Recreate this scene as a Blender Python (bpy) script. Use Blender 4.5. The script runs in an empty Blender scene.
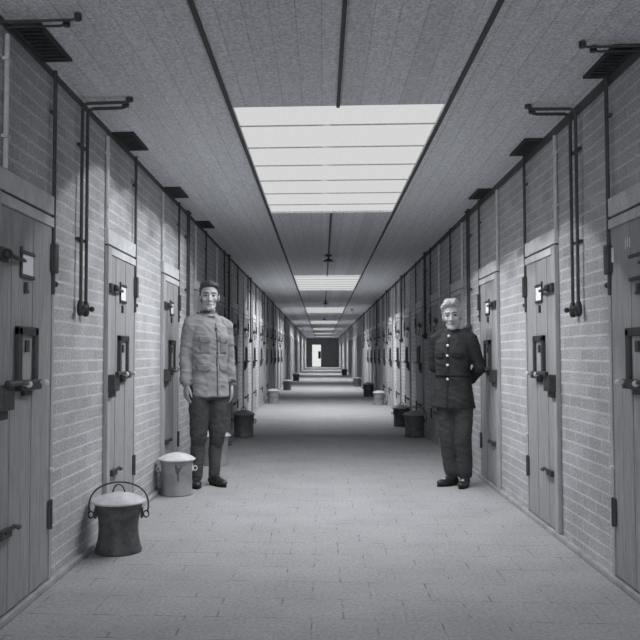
import bpy, bmesh, math, random
from mathutils import Vector, Matrix, noise
from mathutils.bvhtree import BVHTree

PI = math.pi
R = math.radians
random.seed(7)
SC = bpy.context.scene
COL = SC.collection

# ------------------------------------------------------------------ dimensions
XL, XR, CZ = -1.42, 1.54, 2.68          # wall faces and ceiling height
Y0, Y1 = -7.0, 76.0                     # ends of the corridor
PL, PR = 1.83, 1.74                     # door spacing left / right
FL0, FR0 = 4.09, 4.31                   # far edge of the first door left / right
SKX0, SKX1, SKY, SKP, SKLEN = -0.535, 0.74, 4.76, 10.4, 3.65
HCAM = 1.19


# ------------------------------------------------------------------ materials
def newmat(name, rough=0.8, spec=0.3, metal=0.0):
    m = bpy.data.materials.new(name)
    m.use_nodes = True
    nt = m.node_tree
    b = nt.nodes['Principled BSDF']
    b.inputs['Roughness'].default_value = rough
    b.inputs['Specular IOR Level'].default_value = spec
    b.inputs['Metallic'].default_value = metal
    return m, nt, b


def g(v, tint=0.0):
    """A grey with the print's faint cool cast."""
    return (v * (1 - 0.012 + tint), v, v * (1.035 - tint), 1)


def N(nt, typ, **kw):
    n = nt.nodes.new(typ)
    for k, v in kw.items():
        setattr(n, k, v)
    return n


def math_node(nt, op, a, b=None, clamp=False):
    n = N(nt, 'ShaderNodeMath', operation=op, use_clamp=clamp)
    for i, v in enumerate((a, b)):
        if v is None:
            continue
        if isinstance(v, (int, float)):
            n.inputs[i].default_value = v
        else:
            nt.links.new(v, n.inputs[i])
    return n.outputs[0]


def mix_val(nt, fac, a, b):
    n = N(nt, 'ShaderNodeMix', data_type='RGBA')
    for s, v in ((n.inputs['Factor'], fac), (n.inputs['A'], a), (n.inputs['B'], b)):
        if isinstance(v, (int, float)):
            s.default_value = v
        elif isinstance(v, tuple):
            s.default_value = v
        else:
            nt.links.new(v, s)
    return n.outputs['Result']


def ramp(nt, fac, stops):
    n = N(nt, 'ShaderNodeValToRGB')
    e = n.color_ramp.elements
    while len(e) < len(stops):
        e.new(0.5)
    for el, (p, c) in zip(e, stops):
        el.position = p
        el.color = c if isinstance(c, tuple) else (c, c, c, 1)
    nt.links.new(fac, n.inputs[0])
    return n.outputs[0]


def tex_noise(nt, vec, scale, detail=3, rough=0.6):
    n = N(nt, 'ShaderNodeTexNoise')
    n.inputs['Scale'].default_value = scale
    n.inputs['Detail'].default_value = detail
    n.inputs['Roughness'].default_value = rough
    if vec is not None:
        nt.links.new(vec, n.inputs['Vector'])
    return n.outputs['Fac']


def mul_col(nt, col, fac):
    n = N(nt, 'ShaderNodeVectorMath', operation='MULTIPLY')
    nt.links.new(col, n.inputs[0])
    nt.links.new(fac, n.inputs[1])
    return n.outputs[0]


def bump(nt, b, height, strength, dist=0.01):
    n = N(nt, 'ShaderNodeBump')
    n.inputs['Strength'].default_value = strength
    n.inputs['Distance'].default_value = dist
    nt.links.new(height, n.inputs['Height'])
    nt.links.new(n.outputs[0], b.inputs['Normal'])


def mottled(name, v, lo=0.8, hi=1.15, scale=40, rough=0.8, spec=0.3, metal=0.0, tint=0.0, bmp=0.0, stretch=None, fine=260):
    """Plain surface with coarse and fine wear in its own colour."""
    m, nt, b = newmat(name, rough, spec, metal)
    tc = N(nt, 'ShaderNodeTexCoord')
    vec = tc.outputs['Object']
    if stretch:
        mp = N(nt, 'ShaderNodeMapping')
        mp.inputs['Scale'].default_value = stretch
        nt.links.new(vec, mp.inputs['Vector'])
        vec = mp.outputs[0]
    n1 = tex_noise(nt, vec, scale, 4)
    n2 = tex_noise(nt, tc.outputs['Object'], fine, 1)
    f = ramp(nt, n1, [(0.3, lo), (0.7, hi)])
    f2 = ramp(nt, n2, [(0.3, 0.88), (0.7, 1.12)])
    rgb = N(nt, 'ShaderNodeRGB')
    rgb.outputs[0].default_value = g(v, tint)
    c = mul_col(nt, mul_col(nt, rgb.outputs[0], f), f2)
    nt.links.new(c, b.inputs['Base Color'])
    if bmp:
        bump(nt, b, n1, bmp)
    return m


def brick_material(name, base, joint):
    m, nt, b = newmat(name, 0.85, 0.25)
    tc = N(nt, 'ShaderNodeTexCoord')
    sep = N(nt, 'ShaderNodeSeparateXYZ')
    nt.links.new(tc.outputs['Object'], sep.inputs[0])
    com = N(nt, 'ShaderNodeCombineXYZ')
    # walls run along Y (x = const) or across X (end walls): add both so either works
    s = math_node(nt, 'ADD', sep.outputs['Y'], sep.outputs['X'])
    nt.links.new(s, com.inputs['X'])
    nt.links.new(sep.outputs['Z'], com.inputs['Y'])
    wob = N(nt, 'ShaderNodeTexNoise')
    wob.inputs['Scale'].default_value = 14
    nt.links.new(com.outputs[0], wob.inputs['Vector'])
    off = N(nt, 'ShaderNodeVectorMath', operation='MULTIPLY_ADD')
    off.inputs[1].default_value = (0.012, 0.006, 0)
    nt.links.new(wob.outputs['Color'], off.inputs[0])
    nt.links.new(com.outputs[0], off.inputs[2])
    br = N(nt, 'ShaderNodeTexBrick')
    br.inputs['Scale'].default_value = 1
    br.inputs['Brick Width'].default_value = 0.225
    br.inputs['Row Height'].default_value = 0.072
    br.inputs['Mortar Size'].default_value = 0.0085
    br.inputs['Mortar Smooth'].default_value = 0.6
    br.inputs['Bias'].default_value = 0.0
    br.inputs['Color1'].default_value = g(base * 0.90)
    br.inputs['Color2'].default_value = g(base * 1.08)
    br.inputs['Mortar'].default_value = g(joint)
    nt.links.new(off.outputs[0], br.inputs['Vector'])
    n1 = tex_noise(nt, com.outputs[0], 3.0, 5)
    n2 = tex_noise(nt, com.outputs[0], 75, 4, 0.75)
    f1 = ramp(nt, n1, [(0.3, 0.84), (0.7, 1.12)])
    f2 = ramp(nt, n2, [(0.32, 0.58), (0.68, 1.36)])
    # bed joints struck wider and paler than the upright joints
    sz = N(nt, 'ShaderNodeSeparateXYZ')
    nt.links.new(off.outputs[0], sz.inputs[0])
    fz = math_node(nt, 'FRACT', math_node(nt, 'ADD', math_node(nt, 'DIVIDE', sz.outputs['Y'], 0.072), 0.5))
    dz = math_node(nt, 'ABSOLUTE', math_node(nt, 'SUBTRACT', fz, 0.5))
    bed = ramp(nt, dz, [(0.06, 1.0), (0.14, 0.0)])
    bcol = mix_val(nt, bed, br.outputs['Color'], g(joint * 1.10))
    c = mul_col(nt, mul_col(nt, bcol, f1), f2)
    nt.links.new(c, b.inputs['Base Color'])
    h = math_node(nt, 'MULTIPLY', br.outputs['Fac'], 0.6)
    h2 = math_node(nt, 'ADD', h, math_node(nt, 'MULTIPLY', n2, 0.5))
    bump(nt, b, h2, 0.35, 0.008)
    return m


def floor_material():
    m, nt, b = newmat('floor_tiles', 0.75, 0.3)
    tc = N(nt, 'ShaderNodeTexCoord')
    mp = N(nt, 'ShaderNodeMapping')
    mp.inputs['Location'].default_value = (-0.095 + 0.1435, -0.18, 0)
    nt.links.new(tc.outputs['Object'], mp.inputs['Vector'])
    vec = mp.outputs[0]
    br = N(nt, 'ShaderNodeTexBrick')
    br.inputs['Scale'].default_value = 1
    br.inputs['Brick Width'].default_value = 0.287
    br.inputs['Row Height'].default_value = 0.29
    br.inputs['Mortar Size'].default_value = 0.0045
    br.inputs['Mortar Smooth'].default_value = 0.3
    br.inputs['Color1'].default_value = g(0.375)
    br.inputs['Color2'].default_value = g(0.385)
    br.inputs['Mortar'].default_value = g(0.15)
    nt.links.new(vec, br.inputs['Vector'])
    n1 = tex_noise(nt, vec, 2.2, 5)
    n2 = tex_noise(nt, vec, 55, 4, 0.75)
    n3 = tex_noise(nt, vec, 9, 3)
    # cement slurry worn over many of the joints
    joint = mix_val(nt, ramp(nt, n3, [(0.38, 0.1), (0.54, 1.0)]), br.outputs['Color'], g(0.375))
    f1 = ramp(nt, n1, [(0.3, 0.90), (0.7, 1.08)])
    f2 = ramp(nt, n2, [(0.28, 0.66), (0.72, 1.30)])
    c = mul_col(nt, mul_col(nt, joint, f1), f2)
    nt.links.new(c, b.inputs['Base Color'])
    bump(nt, b, n2, 0.15, 0.004)
    return m


def ceiling_material():
    m, nt, b = newmat('ceiling_boards', 0.8, 0.2)
    tc = N(nt, 'ShaderNodeTexCoord')
    sep = N(nt, 'ShaderNodeSeparateXYZ')
    nt.links.new(tc.outputs['Object'], sep.inputs[0])
    s = math_node(nt, 'DIVIDE', sep.outputs['X'], 0.115)
    fr = math_node(nt, 'FRACT', s)
    idx = math_node(nt, 'FLOOR', s)
    groove = math_node(nt, 'LESS_THAN', fr, 0.045)
    wn = N(nt, 'ShaderNodeTexWhiteNoise', noise_dimensions='1D')
    nt.links.new(idx, wn.inputs['W'])
    mp = N(nt, 'ShaderNodeMapping')
    mp.inputs['Scale'].default_value = (30, 1.2, 1)
    nt.links.new(tc.outputs['Object'], mp.inputs['Vector'])
    grain = tex_noise(nt, mp.outputs[0], 3, 4)
    spk = tex_noise(nt, tc.outputs['Object'], 70, 3, 0.7)
    f1 = ramp(nt, wn.outputs['Value'], [(0.0, 0.94), (1.0, 1.06)])
    f2 = ramp(nt, grain, [(0.3, 0.92), (0.7, 1.08)])
    f3 = ramp(nt, spk, [(0.32, 0.68), (0.68, 1.3)])
    col = mix_val(nt, groove, g(0.76), g(0.56))
    c = mul_col(nt, mul_col(nt, mul_col(nt, col, f1), f2), f3)
    nt.links.new(c, b.inputs['Base Color'])
    bump(nt, b, math_node(nt, 'SUBTRACT', 1.0, groove), 0.3, 0.004)
    return m


def emission(name, v, strength=1.0):
    m = bpy.data.materials.new(name)
    m.use_nodes = True
    nt = m.node_tree
    nt.nodes.clear()
    e = nt.nodes.new('ShaderNodeEmission')
    o = nt.nodes.new('ShaderNodeOutputMaterial')
    tc = nt.nodes.new('ShaderNodeTexCoord')
    n = tex_noise(nt, tc.outputs['Object'], 45, 3)
    f = ramp(nt, n, [(0.3, v * 0.94), (0.7, v * 1.04)])
    nt.links.new(f, e.inputs['Color'])
    e.inputs['Strength'].default_value = strength
    nt.links.new(e.outputs[0], o.inputs['Surface'])
    return m


M = {
    'brick': brick_material('painted_brick', 0.45, 0.54),
    'floor': floor_material(),
    'ceiling': ceiling_material(),
    'batten': mottled('batten_wood', 0.10),
    'kerb': mottled('kerb_plaster', 0.42, 0.7, 1.15, 8),
    'wood': mottled('door_wood', 0.36, 0.72, 1.16, 6, 0.65, 0.35, stretch=(14, 14, 0.9), bmp=0.2),
    'frame': mottled('door_frame_wood', 0.42, 0.8, 1.12, 6, 0.7, stretch=(10, 10, 1)),
    'lintel': mottled('lintel_plaster', 0.60, 0.82, 1.1, 9, 0.8),
    'iron': mottled('dark_iron', 0.045, 0.7, 1.4, 60, 0.5, 0.4),
    'steel': mottled('bright_metal', 0.75, 0.85, 1.1, 60, 0.3, 0.6),
    'paper': mottled('white_card', 0.88, 0.95, 1.03, 50, 0.8),
    'pipe': mottled('pipe_paint', 0.06, 0.7, 1.3, 40, 0.55, 0.4),
    'palepipe': mottled('pale_conduit', 0.62, 0.85, 1.1, 20, 0.6),
    'vent': mottled('vent_metal', 0.05, 0.7, 1.3, 30, 0.7),
    'chalk': mottled('chalk', 0.85, 0.9, 1.0, 50, 0.9),
    'pail_dark': mottled('dark_enamel', 0.085, 0.6, 1.5, 18, 0.55, 0.4),
    'pail_mid': mottled('grey_enamel', 0.12, 0.7, 1.3, 14, 0.5, 0.4),
    'pail_light': mottled('pale_zinc', 0.28, 0.72, 1.15, 9, 0.5, 0.45, bmp=0.05),
    'stain': mottled('drip_stain', 0.10, 0.8, 1.2, 30, 0.8),
    'lid': mottled('lid_zinc', 0.62, 0.8, 1.15, 16, 0.5, 0.4),
    'lid_dull': mottled('lid_dull', 0.30, 0.8, 1.15, 16, 0.5, 0.4),
    'skin': mottled('skin', 0.34, 0.92, 1.06, 30, 0.55, 0.35),
    'skin_pale': mottled('skin_pale', 0.40, 0.92, 1.06, 30, 0.55, 0.35),
    'feature': mottled('dark_features', 0.05, 0.9, 1.1, 80, 0.6),
    'lips': mottled('lips', 0.22, 0.9, 1.1, 80, 0.6),
    'hair_dark': mottled('hair_dark', 0.05, 0.5, 1.6, 120, 0.6, stretch=(1, 1, 0.3)),
    'hair_pale': mottled('hair_pale', 0.42, 0.55, 1.3, 70, 0.6, stretch=(1, 1, 0.3)),
    'tunic_pale': mottled('tunic_field_grey', 0.245, 0.85, 1.12, 12, 0.9, 0.15, bmp=0.1, fine=420),
    'tunic_edge': mottled('tunic_seam', 0.09, 0.85, 1.12, 12, 0.9, 0.15),
    'tunic_flap': mottled('tunic_flap_cloth', 0.185, 0.85, 1.12, 12, 0.9, 0.15, fine=420),
    'trouser_grey': mottled('trouser_cloth', 0.060, 0.8, 1.2, 12, 0.9, 0.15, fine=420),
    'puttee': mottled('puttee_cloth', 0.085, 0.75, 1.25, 14, 0.9, 0.15, stretch=(1, 1, 5)),
    'uniform_dark': mottled('uniform_dark_cloth', 0.030, 0.8, 1.25, 12, 0.85, 0.25, fine=420),
    'uniform_trim': mottled('uniform_trim', 0.022, 0.8, 1.2, 12, 0.85, 0.2),
    'trouser_dark': mottled('dark_trouser_cloth', 0.05, 0.8, 1.25, 12, 0.85, 0.25, fine=420),
    'leather': mottled('boot_leather', 0.028, 0.7, 1.4, 30, 0.35, 0.5),
    'sole': mottled('boot_sole', 0.02),
    'glass': emission('daylit_glass', 0.67, 1.0),
    'doorlight': emission('daylit_doorway', 0.80, 1.0),
    'bar': mottled('glazing_bar_paint', 0.45, rough=1.0, spec=0.0),
    'lampglass': mottled('lamp_glass', 0.85, 0.95, 1.02, 30, 0.2, 0.5),
}


# ------------------------------------------------------------------ mesh helpers
class MB:
    def __init__(s):
        s.bm = bmesh.new()

    def box(s, x0, x1, y0, y1, z0, z1, bev=0.0):
        if x0 > x1: x0, x1 = x1, x0
        if y0 > y1: y0, y1 = y1, y0
        if z0 > z1: z0, z1 = z1, z0
        vs = [s.bm.verts.new(p) for p in ((x0, y0, z0), (x1, y0, z0), (x1, y1, z0), (x0, y1, z0), (x0, y0, z1), (x1, y0, z1), (x1, y1, z1), (x0, y1, z1))]
        fs = [s.bm.faces.new([vs[i] for i in f]) for f in ((3, 2, 1, 0), (4, 5, 6, 7), (0, 1, 5, 4), (1, 2, 6, 5), (2, 3, 7, 6), (3, 0, 4, 7))]
        if bev:
            es = list({e for f in fs for e in f.edges})
            bmesh.ops.bevel(s.bm, geom=es, offset=bev, segments=2, affect='EDGES', profile=0.6)
        return s

    def rings(s, rings, cap=True, closed=False):
        """Loft a list of rings (each a list of points of equal count)."""
        vv = [[s.bm.verts.new(p) for p in r] for r in rings]
        n = len(vv[0])
        pairs = list(zip(vv, vv[1:])) + ([(vv[-1], vv[0])] if closed else [])
        for a, b in pairs:
            for i in range(n):
                j = (i + 1) % n
                s.bm.faces.new((a[i], a[j], b[j], b[i]))
        if cap and not closed:
            s.bm.faces.new(list(reversed(vv[0])))
            s.bm.faces.new(vv[-1])
        return s

    def tube(s, pts, r, n=10, closed=False):
        """Round tube; r a number or one radius per point."""
        pts = [Vector(p) for p in pts]
        rr = r if isinstance(r, (list, tuple)) else [r] * len(pts)
        rings, ref = [], None
        L = len(pts)
        for i, p in enumerate(pts):
            if closed:
                t = pts[(i + 1) % L] - pts[i - 1]
            else:
                t = pts[min(i + 1, L - 1)] - pts[max(i - 1, 0)]
            t.normalize()
            if ref is None:
                ref = Vector((0, 0, 1)) if abs(t.z) < 0.9 else Vector((1, 0, 0))
            u = t.cross(ref); u.normalize()
            v = t.cross(u)
            ref = u.cross(t) * 1.0
            ref = -v
            rings.append([p + (u * math.cos(a) + v * math.sin(a)) * rr[i] for a in [2 * PI * k / n for k in range(n)]])
        return s.rings(rings, closed=closed)

    def lathe(s, prof, c=(0, 0, 0), n=32):
        c = Vector(c)
        rings = [[c + Vector((r * math.cos(a), r * math.sin(a), z)) for a in [2 * PI * k / n for k in range(n)]] for r, z in prof]
        return s.rings(rings)

    def ball(s, c, r, n=3, rot=None):
        rx, ry, rz = r if isinstance(r, (list, tuple)) else (r, r, r)
        m = Matrix.Translation(Vector(c)) @ (rot.to_4x4() if rot is not None else Matrix()) @ Matrix.Diagonal((rx, ry, rz, 1))
        bmesh.ops.create_icosphere(s.bm, subdivisions=n, radius=1, matrix=m)
        return s

    def limb(s, pts, rr, n=16):
        """Tapered limb with rounded joints (each piece closed; meant to be fused)."""
        for i in range(len(pts) - 1):
            a, b = Vector(pts[i]), Vector(pts[i + 1])
            s.tube([a.lerp(b, t) for t in (0, 0.33, 0.67, 1)], [rr[i] + (rr[i + 1] - rr[i]) * t for t in (0, 0.33, 0.67, 1)], n)
        for p, r in zip(pts, rr):
            s.ball(p, r, 2)
        return s

    def xf(s, m):
        bmesh.ops.transform(s.bm, matrix=m, verts=s.bm.verts)
        return s

    def mesh(s, name, smooth=False):
        bmesh.ops.recalc_face_normals(s.bm, faces=s.bm.faces)
        me = bpy.data.meshes.new(name)
        s.bm.to_mesh(me)
        s.bm.free()
        if smooth:
            for p in me.polygons:
                p.use_smooth = True
        return me

    def build(s, name, mat, parent=None, loc=(0, 0, 0), smooth=False, rotz=0.0):
        me = s.mesh(name, smooth)
        me.materials.append(mat)
        o = bpy.data.objects.new(name, me)
        COL.objects.link(o)
        o.location = loc
        o.rotation_euler.z = rotz
        if parent is not None:
            o.parent = parent
        return o


def tag(o, label=None, cat=None, group=None, kind=None):
    if label: o['label'] = label
    if cat: o['category'] = cat
    if group: o['group'] = group
    if kind: o['kind'] = kind
    return o


def empty(name, loc, rotz=0.0):
    o = bpy.data.objects.new(name, None)
    COL.objects.link(o)
    o.location = loc
    o.rotation_euler.z = rotz
    o.empty_display_size = 0.1
    return o


KIDS = {}


def children_of(o):
    return [c for c in COL.objects if c.parent == o]


def copy_tree(o, parent=None, skip=()):
    c = o.copy()
    COL.objects.link(c)
    if parent is not None:
        c.parent = parent
    if o.name not in KIDS:
        KIDS[o.name] = children_of(o)
    for k in KIDS[o.name]:
        if k.name.split('.')[0] in skip:
            continue
        copy_tree(k, c, skip)
    return c


def fuse(mb, voxel, smooth_it=2, wob=None):
    """Fuse overlapping closed pieces into one continuous skin."""
    me = mb.mesh('tmp')
    o = bpy.data.objects.new('tmp', me)
    COL.objects.link(o)
    rm = o.modifiers.new('r', 'REMESH')
    rm.mode = 'VOXEL'
    rm.voxel_size = voxel
    rm.adaptivity = 0
    if smooth_it:
        sm = o.modifiers.new('s', 'SMOOTH')
        sm.factor = 0.5
        sm.iterations = smooth_it
    dg = bpy.context.evaluated_depsgraph_get()
    dg.update()
    out = bpy.data.meshes.new_from_object(o.evaluated_get(dg))
    bpy.data.objects.remove(o)
    bpy.data.meshes.remove(me)
    out.materials.clear()
    if wob:
        vn = [v.normal.copy() for v in out.vertices]
        for v, n_ in zip(out.vertices, vn):
            v.co += n_ * wob(v.co)
    for p in out.polygons:
        p.use_smooth = True
    return out


def link_mesh(me, name, mat, parent=None):
    me.name = name
    me.materials.append(mat)
    o = bpy.data.objects.new(name, me)
    COL.objects.link(o)
    if parent is not None:
        o.parent = parent
    return o


ORD = ['first', 'second', 'third', 'fourth', 'fifth', 'sixth', 'seventh', 'eighth', 'ninth', 'tenth']

# ------------------------------------------------------------------ the setting
tag(MB().box(XL - 0.25, XR + 0.25, Y0, Y1, -0.15, 0).build('floor', M['floor']), 'worn pale tiled floor running the length of the corridor', 'floor', kind='structure')
tag(MB().box(XL - 0.22, XL, Y0, Y1, 0, CZ + 0.2).build('wall_left', M['brick']), 'painted brick wall on the left of the corridor', 'wall', kind='structure')
tag(MB().box(XR, XR + 0.22, Y0, Y1, 0, CZ + 0.2).build('wall_right', M['brick']), 'painted brick wall on the right of the corridor', 'wall', kind='structure')
tag(MB().box(XL - 0.22, XR + 0.22, Y0 - 0.2, Y0, 0, CZ + 0.2).build('wall_near', M['brick']), 'brick end wall behind the viewpoint', 'wall', kind='structure')
# far end wall with the doorway left open
DX0, DX1, DZ = -0.98, -0.05, 2.12
w = MB()
w.box(XL - 0.22, DX0, Y1, Y1 + 0.2, 0, CZ + 0.2)
w.box(DX1, XR + 0.22, Y1, Y1 + 0.2, 0, CZ + 0.2)
w.box(DX0, DX1, Y1, Y1 + 0.2, DZ, CZ + 0.2)
tag(w.build('wall_far', M['brick']), 'dark brick end wall far down the corridor', 'wall', kind='structure')

# ceiling with openings for the skylights
NSK = 7
c = MB()
CT = CZ + 0.12
c.box(XL - 0.22, SKX0, Y0, Y1, CZ, CT)
c.box(SKX1, XR + 0.22, Y0, Y1, CZ, CT)
gaps = []
prev = Y0
for k in range(-1, NSK):
    a = SKY + k * SKP + (1.2 if k < 0 else 0.0)
    gaps.append((prev, a))
    c.box(SKX0, SKX1, prev, a, CZ, CT)
    prev = a + SKLEN
c.box(SKX0, SKX1, prev, Y1, CZ, CT)
tag(c.build('ceiling', M['ceiling']), 'grey boarded ceiling with long narrow planks', 'ceiling', kind='structure')

# battens along the skylight edges, and along the middle between the skylights
t = 0
for x, lab in ((SKX0 - 0.014, 'dark batten on the ceiling along the left edge of the skylights'), (SKX1 + 0.014, 'dark batten on the ceiling along the right edge of the skylights')):
    t += 1
    tag(MB().box(x - 0.012, x + 0.012, Y0, Y1, CZ - 0.016, CZ, 0.003).build('trim_%d' % t, M['batten']), lab, 'batten', kind='structure')
for (a, b), lab in zip(gaps[1:4], ('dark centre batten on the ceiling in front of the nearest skylight', 'dark centre batten between the nearest and second skylights', 'dark centre batten between the second and third skylights')):
    t += 1
    tag(MB().box(0.10 - 0.010, 0.10 + 0.010, a, b, CZ - 0.014, CZ, 0.003).build('trim_%d' % t, M['batten']), lab, 'batten', kind='structure')

# kerbs at the foot of both walls
for nm, x0, x1 in (('baseboard_left', XL, XL + 0.035), ('baseboard_right', XR - 0.035, XR)):
    side = nm.split('_')[1]
    tag(MB().box(x0, x1, Y0, Y1, 0, 0.035, 0.008).build(nm, M['kerb']), 'low pale kerb at the foot of the %s brick wall' % side, 'kerb', kind='structure')

# dark cornice strips where the walls meet the ceiling
for x0, x1, side in ((XL, XL + 0.012, 'left'), (XR - 0.012, XR, 'right')):
    t += 1
    tag(MB().box(x0, x1, Y0, Y1, CZ - (0.03 if side == 'left' else 0.055), CZ).build('trim_%d' % t, M['batten']), 'dark cornice strip along the top of the %s wall' % side, 'cornice', kind='structure')

# skylights
sky_names = ['nearest large', 'second', 'third', 'fourth', 'fifth', 'sixth', 'seventh', 'eighth']
for k in range(-1, NSK):
    a = SKY + k * SKP + (1.2 if k < 0 else 0.0)
    b = a + SKLEN
    root = empty('window_%d' % (k + 2), ((SKX0 + SKX1) / 2, a, CZ))
    hw = (SKX1 - SKX0) / 2
    MB().box(-hw, hw, 0, SKLEN, 0.020, 0.030).build('pane', M['glass'], root)
    f = MB()
    y = 0.46
    while y < SKLEN - 0.3:
        f.box(-hw, hw, y - 0.0045, y + 0.0045, 0.013, 0.020)
        y += 0.56
    f.build('glazing_bar', M['bar'], root)
    if k < 0:
        tag(root, 'skylight behind the viewpoint lighting the foreground', 'skylight', kind='structure')
    elif k < 5:
        tag(root, '%s bright skylight in the corridor ceiling counted from the front' % sky_names[k], 'skylight', kind='structure')
    else:
        tag(root, 'tiny bright skylight at the far end of the corridor ceiling', 'skylight', 'farthest skylights', 'structure')
    ld = bpy.data.lights.new('daylight', 'AREA')
    ld.shape = 'RECTANGLE'
    ld.size = 0.80
    ld.size_y = SKLEN - 0.2
    ld.energy = 30
    ld.spread = R(150)
    ld.color = (0.985, 1.0, 1.02)
    lo = bpy.data.objects.new('daylight', ld)
    COL.objects.link(lo)
    lo.location = ((SKX0 + SKX1) / 2, (a + b) / 2, CZ + 0.010)
    lo.rotation_euler = (0, R(6), 0)
    ns = 5 if k < 2 else 3
    for q in range(ns):
        sd = bpy.data.lights.new('daylight_beam', 'SPOT')
        sd.energy = (225.0 if k < 1 else 300.0) / ns
        sd.spot_size = R(2 * 73)
        sd.spot_blend = 0.02
        sd.shadow_soft_size = 0.05
        sd.color = (0.985, 1.0, 1.02)
        so = bpy.data.objects.new('daylight_beam', sd)
        COL.objects.link(so)
        so.location = ((SKX0 + SKX1) / 2, a + SKLEN * (q + 0.5) / ns, CZ - 0.01)
        so.rotation_euler = (0, R(7.2), 0)
        so.scale = (1.0, 0.42, 1.0)

# unseen window added behind the viewpoint to fill the foreground with light
root = empty('window_%d' % (NSK + 2), (0.05, Y0, 1.45))
MB().box(-0.8, 0.8, 0.002, 0.012, -0.7, 0.7).build('pane', M['glass'], root)
f = MB()
for x in (-0.8, 0.0, 0.8):
    f.box(x - 0.03, x + 0.03, 0.002, 0.05, -0.75, 0.75)
f.build('frame', M['bar'], root)
tag(root, 'added unseen window in the end wall behind the viewpoint, a fill light', 'window', kind='structure')
ld = bpy.data.lights.new('daylight', 'AREA')  # fill lamp set at the added window to brighten the foreground
ld.shape = 'RECTANGLE'
ld.size, ld.size_y = 1.5, 1.3
ld.energy = 160
ld.color = (0.985, 1.0, 1.02)
lo = bpy.data.objects.new('daylight', ld)
COL.objects.link(lo)
lo.location = (0.05, Y0 + 0.06, 1.45)
lo.rotation_euler = (PI / 2, 0, 0)

# bright doorway in the far wall
root = empty('door_1', ((DX0 + DX1) / 2, Y1, 0))
hw = (DX1 - DX0) / 2
MB().box(-hw, hw, 0.10, 0.12, 0, DZ).build('daylit_pane', M['doorlight'], root)
MB().box(-hw, -hw + 0.05, -0.02, 0.1, 0, DZ).box(hw - 0.05, hw, -0.02, 0.1, 0, DZ).box(-hw, hw, -0.02, 0.1, DZ - 0.05, DZ).build('frame', M['frame'], root)
MB().box(0.16, 0.40, 0.03, 0.10, 0.75, 1.45, 0.02).build('lock_plate', M['iron'], root)
tag(root, 'bright daylit doorway in the far end wall', 'door', kind='structure')


# ------------------------------------------------------------------ cell doors
def WX(s, d):
    """Local x of a point d out from the wall: s=+1 left wall, -1 right wall."""
    return s * d


def wbox(mb, s, d0, d1, u0, u1, z0, z1, bev=0.0):
    return mb.box(WX(s, d0), WX(s, d1), -u1, -u0, z0, z1, bev)


def wtube(mb, s, pts, r, n=8):
    return mb.tube([(WX(s, d), -u, z) for d, u, z in pts], r, n)


def wball(mb, s, d, u, z, r):
    return mb.ball((WX(s, d), -u, z), r, 2)


DW = 0.77


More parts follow.
